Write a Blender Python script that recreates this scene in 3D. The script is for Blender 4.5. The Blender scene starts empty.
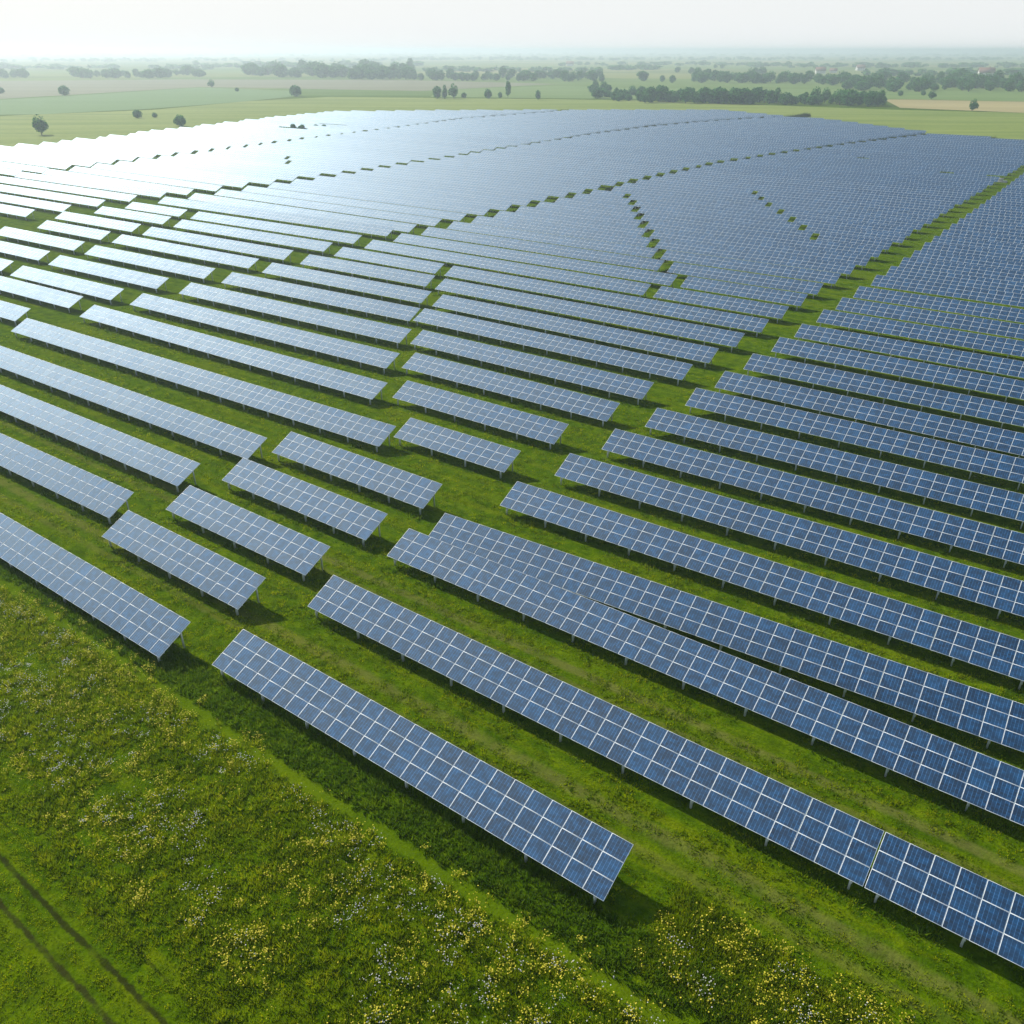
import bpy, math, random
import numpy as np
from mathutils import Vector, Matrix
random.seed(7)
rng = np.random.default_rng(11)
S = bpy.context.scene
COL = S.collection

# ------------------------------------------------------------------ camera, sky, sun, exposure
CAM_H = 42.0
PITCH = 28.87
cam_d = bpy.data.cameras.new('camera')
cam_d.sensor_width = 36.0
cam_d.lens = 36.0 * 838.0 / 1024.0
cam_d.clip_start = 0.5
cam_d.clip_end = 60000.0
cam = bpy.data.objects.new('camera', cam_d)
cam.location = (0, 0, CAM_H)
cam.rotation_euler = (math.radians(90 - PITCH), 0, 0)
COL.objects.link(cam)
S.camera = cam

SUN_EL, SUN_AZ = 35.0, 131.0          # azimuth counted from +X towards +Y
W = bpy.data.worlds.new('World')
S.world = W
W.use_nodes = True
wn = W.node_tree
bg = wn.nodes['Background']
sky = wn.nodes.new('ShaderNodeTexSky')
sky.sky_type = 'NISHITA'
sky.sun_disc = False
sky.sun_elevation = math.radians(SUN_EL)
sky.sun_rotation = math.radians(90 - SUN_AZ)
sky.altitude = 100
sky.air_density = 1.0
sky.dust_density = 1.4
sky.ozone_density = 1.0
# summer haze: the sky pales towards the horizon
_tc = wn.nodes.new('ShaderNodeTexCoord'); _sx = wn.nodes.new('ShaderNodeSeparateXYZ')
wn.links.new(_tc.outputs['Generated'], _sx.inputs[0])
_mr = wn.nodes.new('ShaderNodeMapRange'); _mr.interpolation_type = 'SMOOTHSTEP'
for _i, _v in zip((1, 2, 3, 4), (0.0, 0.36, 0.95, 0.06)): _mr.inputs[_i].default_value = _v
wn.links.new(_sx.outputs[2], _mr.inputs[0])
_mx = wn.nodes.new('ShaderNodeMix'); _mx.data_type = 'RGBA'
_mx.inputs[7].default_value = (8.3, 8.5, 8.55, 1)
wn.links.new(_mr.outputs[0], _mx.inputs[0]); wn.links.new(sky.outputs[0], _mx.inputs[6])
wn.links.new(_mx.outputs[2], bg.inputs[0])
bg.inputs[1].default_value = 0.10

sd = bpy.data.lights.new('sun', 'SUN')
sd.energy = 4.2
sd.angle = math.radians(0.5)
sd.color = (1.0, 0.95, 0.87)
so = bpy.data.objects.new('sun', sd)
sdir = Vector((math.cos(math.radians(SUN_AZ)) * math.cos(math.radians(SUN_EL)),
               math.sin(math.radians(SUN_AZ)) * math.cos(math.radians(SUN_EL)),
               math.sin(math.radians(SUN_EL))))
so.rotation_euler = sdir.to_track_quat('Z', 'Y').to_euler()
so.location = (-120, 140, 130)
COL.objects.link(so)

S.view_settings.view_transform = 'Standard'
S.view_settings.look = 'None'
S.view_settings.exposure = 0.16
S.view_settings.gamma = 1.0
S.cycles.volume_bounces = 3
S.cycles.max_bounces = 8
S.cycles.transparent_max_bounces = 8

# ------------------------------------------------------------------ the farm's own axes (rows run along E1)
TH = math.radians(-36.0)
E1 = np.array([math.cos(TH), math.sin(TH)])
E2 = np.array([-math.sin(TH), math.cos(TH)])
def to_world(X, Y):
    return X * E1[0] + Y * E2[0], X * E1[1] + Y * E2[1]

F_PX = 838.0
_c, _s = math.cos(math.radians(PITCH)), math.sin(math.radians(PITCH))
def ground_at(u, v):
    """survey helper: the ground point that was measured at this spot of the reference"""
    x = (u - 512.0) / F_PX; y = -(v - 512.0) / F_PX
    d = (x, _c + y * _s, -_s + y * _c)
    t = -CAM_H / d[2]
    return d[0] * t, d[1] * t

# ------------------------------------------------------------------ material helpers
def mat(name):
    m = bpy.data.materials.new(name); m.use_nodes = True
    nt = m.node_tree
    return m, nt, nt.nodes['Principled BSDF']
def node(nt, kind, **kw):
    n = nt.nodes.new(kind)
    for k, v in kw.items(): setattr(n, k, v)
    return n
def mathn(nt, op, a, b=None, c=None):
    n = node(nt, 'ShaderNodeMath', operation=op)
    for i, v in enumerate((a, b, c)):
        if v is None: continue
        if hasattr(v, 'links'): nt.links.new(v, n.inputs[i])
        else: n.inputs[i].default_value = v
    return n.outputs[0]
def mixc(nt, f, a, b, blend='MIX'):
    n = node(nt, 'ShaderNodeMix', data_type='RGBA', blend_type=blend)
    for s, v in ((n.inputs[0], f), (n.inputs[6], a), (n.inputs[7], b)):
        if hasattr(v, 'links'): nt.links.new(v, s)
        elif isinstance(v, (int, float)): s.default_value = v
        else: s.default_value = (*v, 1)
    return n.outputs[2]
def ramp(nt, f, stops):
    n = node(nt, 'ShaderNodeValToRGB')
    cr = n.color_ramp
    while len(cr.elements) < len(stops): cr.elements.new(0.5)
    for e, (p, c) in zip(cr.elements, stops):
        e.position = p; e.color = (*c, 1) if len(c) == 3 else c
    nt.links.new(f, n.inputs[0])
    return n.outputs[0]
def noise(nt, vec, scale, detail=3, rough=0.55, dist=0.0):
    n = node(nt, 'ShaderNodeTexNoise')
    n.inputs['Scale'].default_value = scale; n.inputs['Detail'].default_value = detail
    n.inputs['Roughness'].default_value = rough; n.inputs['Distortion'].default_value = dist
    if vec is not None: nt.links.new(vec, n.inputs['Vector'])
    return n.outputs[0]
def maprange(nt, v, a, b, c=0.0, d=1.0, smooth=True):
    n = node(nt, 'ShaderNodeMapRange')
    n.interpolation_type = 'SMOOTHSTEP' if smooth else 'LINEAR'
    nt.links.new(v, n.inputs[0])
    for i, x in zip((1, 2, 3, 4), (a, b, c, d)): n.inputs[i].default_value = x
    return n.outputs[0]
def farm_coords(nt):
    """world position turned into the farm's row axes"""
    g = node(nt, 'ShaderNodeNewGeometry')
    r = node(nt, 'ShaderNodeVectorRotate', rotation_type='Z_AXIS')
    r.inputs['Angle'].default_value = -TH
    nt.links.new(g.outputs['Position'], r.inputs['Vector'])
    return r.outputs[0]

# panel glass: silicon cells behind glass, thin bus lines
def make_glass():
    m, nt, b = mat('panel_glass')
    uv = node(nt, 'ShaderNodeUVMap'); uv.uv_map = 'UVMap'
    sep = node(nt, 'ShaderNodeSeparateXYZ'); nt.links.new(uv.outputs[0], sep.inputs[0])
    def lines(coord, n, w):
        f = mathn(nt, 'FRACT', mathn(nt, 'MULTIPLY', coord, n))
        d = mathn(nt, 'ABSOLUTE', mathn(nt, 'SUBTRACT', f, 0.5))
        return mathn(nt, 'GREATER_THAN', d, 0.5 - w)
    lx = lines(sep.outputs[0], 6, 0.06)
    ly = lines(sep.outputs[1], 6, 0.05)
    cell_id = node(nt, 'ShaderNodeCombineXYZ')
    nt.links.new(mathn(nt, 'FLOOR', mathn(nt, 'MULTIPLY', sep.outputs[0], 6)), cell_id.inputs[0])
    nt.links.new(mathn(nt, 'FLOOR', mathn(nt, 'MULTIPLY', sep.outputs[1], 6)), cell_id.inputs[1])
    gi = node(nt, 'ShaderNodeNewGeometry'); oi = node(nt, 'ShaderNodeObjectInfo')
    rnd = mathn(nt, 'FRACT', mathn(nt, 'ADD', gi.outputs['Random Per Island'], oi.outputs['Random']))
    nt.links.new(mathn(nt, 'MULTIPLY', rnd, 57.0), cell_id.inputs[2])
    wh = node(nt, 'ShaderNodeTexWhiteNoise', noise_dimensions='3D'); nt.links.new(cell_id.outputs[0], wh.inputs[0])
    cell = mixc(nt, wh.outputs[0], (0.0001, 0.016, 0.052), (0.0004, 0.060, 0.170))
    cell = mixc(nt, mathn(nt, 'MULTIPLY', mathn(nt, 'POWER', rnd, 2.0), 0.8), cell, (0.001, 0.076, 0.205))
    col = mixc(nt, mathn(nt, 'MULTIPLY', ly, 0.42), cell, (0.04, 0.17, 0.42))
    col = mixc(nt, mathn(nt, 'MULTIPLY', lx, 0.62), col, (0.11, 0.32, 0.66))
    # dust: a thin uneven film
    tc = farm_coords(nt)
    du = noise(nt, tc, 0.9, 4)
    dust = maprange(nt, du, 0.42, 0.75, 0.0, 0.02)
    col = mixc(nt, dust, col, (0.42, 0.42, 0.40))
    # lightly textured anti-reflection glass over the cells: a soft gaussian gloss without long tails
    pv = node(nt, 'ShaderNodeCombineXYZ'); nt.links.new(sep.outputs[0], pv.inputs[0]); nt.links.new(sep.outputs[1], pv.inputs[1]); nt.links.new(mathn(nt, 'MULTIPLY', rnd, 91.0), pv.inputs[2])
    blot = noise(nt, pv.outputs[0], 2.6, 3, 0.6)
    col = mixc(nt, maprange(nt, blot, 0.35, 0.65, 0.65, 0.0), col, (0.0002, 0.010, 0.036))
    nt.links.new(col, b.inputs['Base Color']); b.inputs['Roughness'].default_value = 0.8
    b.inputs['Specular IOR Level'].default_value = 0.0
    b.inputs['Sheen Weight'].default_value = 0.42; b.inputs['Sheen Roughness'].default_value = 0.45; b.inputs['Sheen Tint'].default_value = (0.42, 0.74, 1.0, 1)   # blue sheen added to brighten panels at low angles, as fine dust would
    gl = node(nt, 'ShaderNodeBsdfGlossy', distribution='BECKMANN'); gl.inputs['Color'].default_value = (0.70, 0.88, 1.0, 1)
    nt.links.new(maprange(nt, rnd, 0, 1, 0.625, 0.655, False), gl.inputs['Roughness'])
    fr = node(nt, 'ShaderNodeFresnel'); fr.inputs['IOR'].default_value = 1.5
    mx = node(nt, 'ShaderNodeMixShader'); nt.links.new(mathn(nt, 'MULTIPLY', fr.outputs[0], 1.25), mx.inputs[0])
    nt.links.new(b.outputs[0], mx.inputs[1]); nt.links.new(gl.outputs[0], mx.inputs[2])
    nt.links.new(mx.outputs[0], nt.nodes['Material Output'].inputs['Surface'])
    return m
M_GLASS = make_glass()

def simple(name, c, rough=0.6, metal=0.0, var=0.15, scale=2.0):
    m, nt, b = mat(name)
    g = node(nt, 'ShaderNodeNewGeometry')
    n = noise(nt, g.outputs['Position'], scale, 4)
    lo = tuple(x * (1 - var) for x in c); hi = tuple(min(1, x * (1 + var)) for x in c)
    nt.links.new(mixc(nt, n, lo, hi), b.inputs['Base Color'])
    b.inputs['Roughness'].default_value = rough; b.inputs['Metallic'].default_value = metal
    return m
M_ALU = simple('aluminium_frame', (0.86, 0.93, 0.98), 0.35, 0.0, 0.08)  # blue cast of the reflected sky is put into the frame colour
M_BACK = simple('white_backsheet', (0.55, 0.56, 0.57), 0.7)
M_STEEL = simple('galvanised_steel', (0.72, 0.75, 0.76), 0.5, 0.3, 0.2, 6)

# ------------------------------------------------------------------ mesh helpers
def build_mesh(name, V, Q, mats, mi=None, uv=None, tri=False):
    V = np.asarray(V, np.float32); Q = np.asarray(Q, np.int32)
    k = Q.shape[1]
    me = bpy.data.meshes.new(name)
    me.vertices.add(len(V)); me.vertices.foreach_set('co', V.ravel())
    me.loops.add(Q.size); me.loops.foreach_set('vertex_index', Q.ravel())
    me.polygons.add(len(Q))
    me.polygons.foreach_set('loop_start', np.arange(0, Q.size, k, dtype=np.int32))
    me.polygons.foreach_set('loop_total', np.full(len(Q), k, np.int32))
    if mi is not None: me.polygons.foreach_set('material_index', np.asarray(mi, np.int32))
    for m in mats: me.materials.append(m)
    if uv is not None:
        l = me.uv_layers.new(name='UVMap'); l.data.foreach_set('uv', np.asarray(uv, np.float32).ravel())
    me.update(calc_edges=True)
    return me
def link(name, me, parent=None, loc=(0, 0, 0), rot=(0, 0, 0)):
    o = bpy.data.objects.new(name, me); COL.objects.link(o)
    if parent is not None: o.parent = parent
    o.location = loc; o.rotation_euler = rot
    return o
def tag(o, label=None, cat=None, group=None, kind=None):
    if label: o['label'] = label
    if cat: o['category'] = cat
    if group: o['group'] = group
    if kind: o['kind'] = kind
    return o
BOXF = np.array([[0,3,2,1],[4,5,6,7],[0,1,5,4],[1,2,6,5],[2,3,7,6],[3,0,4,7]])
def beam(p0, p1, w, h, up=(0, 0, 1)):
    p0 = np.array(p0, float); p1 = np.array(p1, float)
    d = p1 - p0; d /= np.linalg.norm(d)
    up = np.array(up, float)
    if abs(d @ up) > 0.95: up = np.array((1.0, 0, 0))
    s = np.cross(d, up); s /= np.linalg.norm(s); t = np.cross(s, d)
    s = s * w / 2; t = t * h / 2
    return np.array([p0-s-t, p0+s-t, p0+s+t, p0-s+t, p1-s-t, p1+s-t, p1+s+t, p1-s+t]), BOXF
class Bag:
    def __init__(self): self.v = []; self.q = []; self.n = 0; self.m = []
    def add(self, V, Q, m=0):
        self.v.append(V); self.q.append(np.asarray(Q) + self.n); self.n += len(V); self.m.append(np.full(len(Q), m))
    def mesh(self, name, mats): return build_mesh(name, np.vstack(self.v), np.vstack(self.q), mats, np.concatenate(self.m))

# ------------------------------------------------------------------ ground, fields, sky-wide land
def make_ground_mat():
    m, nt, b = mat('meadow_ground')
    fc = farm_coords(nt)
    sep = node(nt, 'ShaderNodeSeparateXYZ'); nt.links.new(fc, sep.inputs[0])
    X, Y = sep.outputs[0], sep.outputs[1]
    # streaks along the rows (mowing)
    st = node(nt, 'ShaderNodeMapping'); st.inputs['Scale'].default_value = (0.05, 0.9, 1)
    nt.links.new(fc, st.inputs[0])
    streak = noise(nt, st.outputs[0], 1.0, 4)
    big = noise(nt, fc, 0.06, 3)
    mid = noise(nt, fc, 0.7, 5, 0.65)
    fine = noise(nt, fc, 5.0, 4, 0.7)
    col = ramp(nt, mid, [(0.25, (0.022, 0.054, 0.001)), (0.5, (0.076, 0.145, 0.001)), (0.72, (0.155, 0.232, 0.002))])
    col = mixc(nt, maprange(nt, streak, 0.45, 0.75, 0, 0.55), col, (0.190, 0.230, 0.003))
    col = mixc(nt, maprange(nt, big, 0.5, 0.7, 0, 0.4), col, (0.150, 0.205, 0.003))
    col = mixc(nt, maprange(nt, fine, 0.42, 0.68, 0, 0.55), col, (0.016, 0.045, 0.001))
    # wheel tracks and the trodden path along the fence line
    wob = mathn(nt, 'MULTIPLY', mathn(nt, 'SUBTRACT', noise(nt, fc, 0.12, 2), 0.5), 0.5)
    Yw = mathn(nt, 'ADD', Y, wob)
    ragged = mathn(nt, 'MULTIPLY', mathn(nt, 'SUBTRACT', noise(nt, fc, 1.7, 5, 0.7), 0.45), 0.5)
    def band(c, hw, soft):
        d = mathn(nt, 'ADD', mathn(nt, 'ABSOLUTE', mathn(nt, 'SUBTRACT', Yw, c)), ragged)
        return maprange(nt, d, hw, hw + soft, 1.0, 0.0)
    brk = maprange(nt, noise(nt, fc, 0.5, 3), 0.3, 0.55, 0.35, 1.0)
    for c, hw, so_, amt, cc in ((9.35, 0.09, 0.16, 0.9, (0.028, 0.033, 0.007)), (7.85, 0.09, 0.16, 0.9, (0.036, 0.038, 0.010)),
                           (10.7, 0.05, 0.1, 0.6, (0.024, 0.036, 0.005)), (24.0, 0.22, 0.4, 0.6, (0.115, 0.180, 0.003)),
                           (33.9, 0.3, 0.5, 0.55, (0.170, 0.170, 0.040)), (32.2, 0.2, 0.4, 0.4, (0.150, 0.150, 0.035)),
                           (44.0, 0.25, 0.4, 0.55, (0.170, 0.165, 0.045)), (42.4, 0.2, 0.4, 0.45, (0.150, 0.150, 0.035))):
        col = mixc(nt, mathn(nt, 'MULTIPLY', mathn(nt, 'MULTIPLY', band(c, hw, so_), brk), amt), col, cc)
    # far land: a patchwork of fields with their own colours
    g = node(nt, 'ShaderNodeNewGeometry')
    mp = node(nt, 'ShaderNodeMapping'); mp.inputs['Scale'].default_value = (0.0016, 0.0030, 1); mp.inputs['Rotation'].default_value = (0, 0, 0.35)
    nt.links.new(g.outputs['Position'], mp.inputs[0])
    vo = node(nt, 'ShaderNodeTexVoronoi', distance='CHEBYCHEV'); vo.inputs['Scale'].default_value = 1.0; vo.inputs['Randomness'].default_value = 0.8
    nt.links.new(mp.outputs[0], vo.inputs['Vector'])
    sp = node(nt, 'ShaderNodeSeparateColor'); nt.links.new(vo.outputs['Color'], sp.inputs[0])
    fld = ramp(nt, sp.outputs[0], [(0.0, (0.140, 0.220, 0.050)), (0.3, (0.180, 0.260, 0.065)), (0.5, (0.300, 0.310, 0.110)),
                                   (0.68, (0.120, 0.200, 0.045)), (0.85, (0.340, 0.310, 0.140)), (1.0, (0.190, 0.270, 0.070))])
    ln = node(nt, 'ShaderNodeMapping'); ln.inputs['Scale'].default_value = (0.004, 0.03, 1); nt.links.new(g.outputs['Position'], ln.inputs[0])
    fld = mixc(nt, maprange(nt, noise(nt, ln.outputs[0], 1.0, 4), 0.4, 0.7, 0, 0.35), fld, (0.10, 0.15, 0.03))
    sw = node(nt, 'ShaderNodeSeparateXYZ'); nt.links.new(g.outputs['Position'], sw.inputs[0])
    dist = node(nt, 'ShaderNodeVectorMath', operation='LENGTH'); nt.links.new(g.outputs['Position'], dist.inputs[0])
    col = mixc(nt, maprange(nt, dist.outputs['Value'], 900, 1050, 0, 1), col, fld)
    nt.links.new(col, b.inputs['Base Color'])
    b.inputs['Roughness'].default_value = 0.95
    b.inputs['Specular IOR Level'].default_value = 0.0
    bp = node(nt, 'ShaderNodeBump'); bp.inputs['Strength'].default_value = 0.8; bp.inputs['Distance'].default_value = 0.25
    nt.links.new(mixc(nt, 0.4, mid, fine), bp.inputs['Height'])
    nt.links.new(bp.outputs[0], b.inputs['Normal'])
    return m
GR = 14000.0
ground = link('ground', build_mesh('ground', [(-GR, -GR, 0), (GR, -GR, 0), (GR, GR, 0), (-GR, GR, 0)], [[0, 1, 2, 3]], [make_ground_mat()]))
tag(ground, kind='structure')

def field_mat(name, a, b_, stripe=0.02, rot=0.3):
    m, nt, b = mat(name)
    g = node(nt, 'ShaderNodeNewGeometry')
    mp = node(nt, 'ShaderNodeMapping'); mp.inputs['Scale'].default_value = (stripe * 0.12, stripe, 1); mp.inputs['Rotation'].default_value = (0, 0, rot)
    nt.links.new(g.outputs['Position'], mp.inputs[0])
    n = noise(nt, mp.outputs[0], 1.0, 5, 0.6)
    n2 = noise(nt, g.outputs['Position'], 0.25, 4, 0.7)
    c = mixc(nt, maprange(nt, n, 0.3, 0.7), a, b_)
    c = mixc(nt, maprange(nt, n2, 0.4, 0.7, 0, 0.35), c, tuple(x * 0.7 for x in a))
    nt.links.new(c, b.inputs['Base Color']); b.inputs['Roughness'].default_value = 0.95
    b.inputs['Specular IOR Level'].default_value = 0.1
    return m
def field(name, px, m, z):
    P = [ground_at(u, v) for u, v in px]
    me = bpy.data.meshes.new(name); me.from_pydata([(x, y, z) for x, y in P], [], [list(range(len(P)))])
    me.materials.append(m); me.update()
    if me.polygons[0].normal.z < 0: me.flip_normals()
    return tag(link(name, me), kind='structure')
FM_rough = field_mat('rough_pasture', (0.170, 0.240, 0.028), (0.270, 0.325, 0.060), 0.05, 0.1)
FM_green = field_mat('young_crop', (0.140, 0.240, 0.065), (0.165, 0.270, 0.080), 0.01, 0.2)
FM_grey = field_mat('fallow_soil', (0.200, 0.205, 0.110), (0.260, 0.255, 0.140), 0.02, 0.15)
FM_tan = field_mat('ripe_corn', (0.380, 0.320, 0.130), (0.460, 0.390, 0.170), 0.02, 0.1)
FM_olive = field_mat('mown_meadow', (0.140, 0.230, 0.045), (0.190, 0.275, 0.060), 0.03, 0.2)
field('pasture', [(-260, 175), (-260, 112), (0, 116), (150, 110), (250, 101), (330, 97), (440, 98), (620, 100), (900, 110), (1024, 113), (1300, 118), (1300, 200), (1050, 160), (700, 115), (330, 116), (100, 142)], FM_rough, 0.05)
field('green_field', [(-260, 118), (-260, 104), (0, 100), (70, 96), (200, 87.5), (290, 91), (300, 96), (240, 102), (150, 109), (40, 114.5)], FM_green, 0.12)
field('fallow_field', [(-200, 99), (-200, 85), (0, 81), (180, 79.5), (400, 80), (560, 84), (420, 91), (200, 87), (70, 95), (0, 99)], FM_grey, 0.10)
field('corn_field', [(884, 99.5), (1024, 102), (1300, 106), (1300, 118), (1024, 113), (900, 108)], FM_tan, 0.14)
field('meadow', [(430, 97), (440, 90), (560, 86), (640, 88), (900, 90), (1300, 96), (1300, 104), (1024, 101.5), (880, 98.5), (620, 99)], FM_olive, 0.08)

# ------------------------------------------------------------------ solar tables
MP, MS = 1.37, 1.17                   # module pitch along the row and up the slope
H0 = 1.0
def module_template():
    a, b, f, t = 1.36 / 2, 1.16 / 2, 0.022, 0.04
    ring = lambda x, y, z: [(-x, -y, z), (x, -y, z), (x, y, z), (-x, y, z)]
    V = ring(a, b, 0) + ring(a - f, b - f, 0) + ring(a - f, b - f, -0.006) + ring(a, b, -t)
    Q = []; m = []
    for i in range(4):
        j = (i + 1) % 4
        Q.append([i, j, 4 + j, 4 + i]); m.append(0)
        Q.append([12 + i, 12 + j, j, i]); m.append(0)
    Q.append([8, 9, 10, 11]); m.append(1)
    Q.append([15, 14, 13, 12]); m.append(2)
    V = np.array(V, float)
    # glass gets its own vertices already (8..11): one island per module
    uv = np.zeros((len(Q), 4, 2)); uv[8] = [(0, 0), (1, 0), (1, 1), (0, 1)]
    return V, np.array(Q), np.array(m), uv
TV, TQ, TM, TUV = module_template()
PMATS = [M_ALU, M_GLASS, M_BACK]
ME_MODULE = build_mesh('solar_module', TV, TQ, PMATS, TM, TUV)

def rotx(a):
    c, s = math.cos(a), math.sin(a)
    return np.array([[1, 0, 0], [0, c, -s], [0, s, c]])
def array_arrays(cols, tilt, joint, kx):
    """cols: list of column indices -> merged modules in table space"""
    R = rotx(tilt)
    VV = []; n = 0
    C = []
    for i in cols:
        gap = (i // 10) * joint
        for j in range(3):
            C.append(((i + 0.5) * MP * kx + gap, (j + 0.5) * MS))
    C = np.array(C)
    k = len(C)
    jit = rng.normal(0, 0.0035, (k, 2))
    V = np.repeat(TV[None], k, 0).copy()
    V[:, :, 2] += jit[:, :1] * V[:, :, 0] + jit[:, 1:] * V[:, :, 1]
    V[:, :, 0] *= kx
    V[:, :, 0] += C[:, :1]; V[:, :, 1] += C[:, 1:]
    V = V.reshape(-1, 3) @ R.T
    V[:, 2] += H0
    Q = (np.repeat(TQ[None], k, 0) + (np.arange(k) * len(TV))[:, None, None]).reshape(-1, 4)
    return V, Q, np.tile(TM, k), np.tile(TUV.reshape(-1, 2), (k, 1)).reshape(-1, 2)

ALL_TABLES = []
def steel_beams(n, tilt, joint, L):
    """list of (part name, verts, quads) of the under-structure"""
    out = []
    cs, sn = math.cos(tilt), math.sin(tilt)
    pt = lambda s, d=0.0: (s * cs + d * sn, H0 + s * sn - d * cs)      # point at slope distance s, d below the panels
    nf = max(2, int(round(L / 4.83)) + 1)
    xs = np.linspace(0.7, L - 0.7, nf)
    for x in xs:
        y, z = pt(0.28, 0.13); out.append(('support_post', *beam((x, y, -0.1), (x, y, z), 0.17, 0.12)))
        y2, z2 = pt(2.75, 0.13); out.append(('support_post', *beam((x, y2, -0.1), (x, y2, z2), 0.13, 0.10)))
        a = pt(0.1, 0.17); c = pt(3.4, 0.17)
        out.append(('rafter', *beam((x, a[0], a[1]), (x, c[0], c[1]), 0.07, 0.10)))
        out.append(('brace', *beam((x + 0.08, y, 0.45), (x + 0.08, *pt(2.2, 0.17)), 0.05, 0.05)))
    for s in (0.5, 2.9):
        y, z = pt(s, 0.082)
        out.append(('purlin', *beam((0.0, y, z), (L, y, z), 0.07, 0.08)))
    return out

def make_table(X0, X1, Y, slope=0.0, lod='far', label='', group=None):
    n = max(2, int(round((X1 - X0) / MP)))
    joint = 0.012
    L = X1 - X0
    kx = (L - ((n - 1) // 10) * joint) / (n * MP)      # the module width that fills the row exactly
    steady = 30 < Y < 37 and X1 > -20          # the two tables that share one line
    tilt = math.radians(25.0 + (0 if steady else random.gauss(0, 0.7)))
    x, y = to_world(X0, Y)
    rz = TH + math.atan(slope)
    dz = 0.0 if steady else random.uniform(-0.06, 0.06)
    if lod == 'far':
        V, Q, M, UV = array_arrays(range(n), tilt, joint, kx)
        vs, qs, ms = [V], [Q], [M]; off = len(V)
        for nm, bv, bq in steel_beams(n, tilt, joint, L):
            if nm == 'brace': continue
            vs.append(bv); qs.append(bq + off); off += len(bv); ms.append(np.full(6, 3))
        nb = sum(len(q) for q in qs[1:])
        me = build_mesh('solar_table', np.vstack(vs), np.vstack(qs), PMATS + [M_STEEL], np.concatenate(ms),
                        np.vstack([UV, np.zeros((nb * 4, 2))]))
        t = link('solar_table', me, None, (x, y, dz), (0, 0, rz))
    else:
        t = link('solar_table', None, None, (x, y, dz), (0, 0, rz))
        if lod == 'full':
            near = list(range(n))
            if n > 33:
                near = list(range(n - 33, n)); rest = list(range(0, n - 33))
                V, Q, M, UV = array_arrays(rest, tilt, joint, kx)
                tag(link('solar_module', build_mesh('solar_module_rows', V, Q, PMATS, M, UV), t), kind='stuff')
            cs, sn = math.cos(tilt), math.sin(tilt)
            for i in near:
                gx = (i + 0.5) * MP * kx + (i // 10) * joint
                for j in range(3):
                    s = (j + 0.5) * MS
                    link('solar_module', ME_MODULE, t, (gx, s * cs, H0 + s * sn),
                         (tilt + random.gauss(0, 0.003), random.gauss(0, 0.003), 0)).scale = (kx, 1, 1)
        else:
            V, Q, M, UV = array_arrays(range(n), tilt, joint, kx)
            link('panel_array', build_mesh('panel_array', V, Q, PMATS, M, UV), t)
        for nm, bv, bq in steel_beams(n, tilt, joint, L):
            if lod == 'mid' and nm in ('rafter', 'brace'): continue
            if bv is not None:
                c = bv.mean(0)
                link(nm, build_mesh(nm, bv - c, bq, [M_STEEL]), t, tuple(c))
    tag(t, label, 'solar table', group)
    ALL_TABLES.append((X0, X0 + L, Y, slope))
    return t

def ordinal(k):
    suf = 'th' if 10 <= k % 100 <= 20 else {1: 'st', 2: 'nd', 3: 'rd'}.get(k % 10, 'th')
    return f'{k}{suf}'
def lerp_pts(pts, y):
    ys = [p[0] for p in pts]; xs = [p[1] for p in pts]
    return float(np.interp(y, ys, xs))

ROWS = []   # (block, X0, X1, Y, slope)
# near block beyond the straight lane, dark blue
RY = [27.2, 36.75, 46.6, 50.9, 60.6, 69.6, 78.7, 87.7, 97.0, 105.8, 115.4, 125.8, 135.3, 145.7, 155.9, 166.1, 177.4, 188.0]
while RY[-1] < 440: RY.append(RY[-1] + 9.9)
RX = {27.2: -48.0, 36.75: -48.0, 46.6: -48.2, 50.9: -47.2, 60.6: -45.6, 69.6: -44.8, 78.7: -44.2, 87.7: -43.3}
for Y in RY:
    if Y == 27.2: ROWS.append(('front', -48.0, -13.55, Y, 0.0))
    elif Y == 36.75: ROWS.append(('front2', -48.0, -2.30, Y, -0.004)); ROWS.append(('front3', -2.22, 26.0, 36.56, -0.004))
    else:
        x0 = RX.get(Y, lerp_pts([(90, -42.5), (140, -41.2), (200, -40.6), (300, -41), (450, -43)], Y))
        ROWS.append(('R', x0, x0 + (58 if Y < 60 else 54) + random.uniform(0, 6), Y, 0.05 if Y == 50.9 else (0.018 if 55 < Y < 100 else 0.0)))
# short rows in the middle
for Y, a, b in ((33.0, -72.8, -52.3), (39.85, -72.6, -51.7), (47.4, -73.5, -51.7), (55.3, -74.7, -51.4), (66.9, -66.3, -49.7), (76.6, -75.6, -49.5),
                (86.4, -82.9, -48.0), (95.7, -89.6, -48.0), (105.7, -98.0, -47.0), (114.8, -101.5, -47.0), (124.3, -109.0, -46.8), (134.3, -115.0, -46.6)):
    ROWS.append(('A', a, b, Y, 0.0))
# long pale rows left of them
for Y, a, b, s in ((25.4, -118, -52.1, 0.0), (34.35, -130, -75.5, 0.02), (42.7, -140, -76.0, 0.015), (51.2, -146, -75.5, 0.018), (61.6, -148, -65.8, 0.028), (73.0, -147, -77.2, 0.02),
                   (82.7, -147, -84.3, 0.03), (92.8, -146.6, -91.0, 0.034), (103.2, -147.4, -98.3, 0.04), (113.7, -147.7, -104.3, 0.03), (124.0, -147.6, -112, 0.03), (134.0, -147.5, -117.5, 0.01)):
    ROWS.append(('L', a, b, Y, s))
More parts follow.
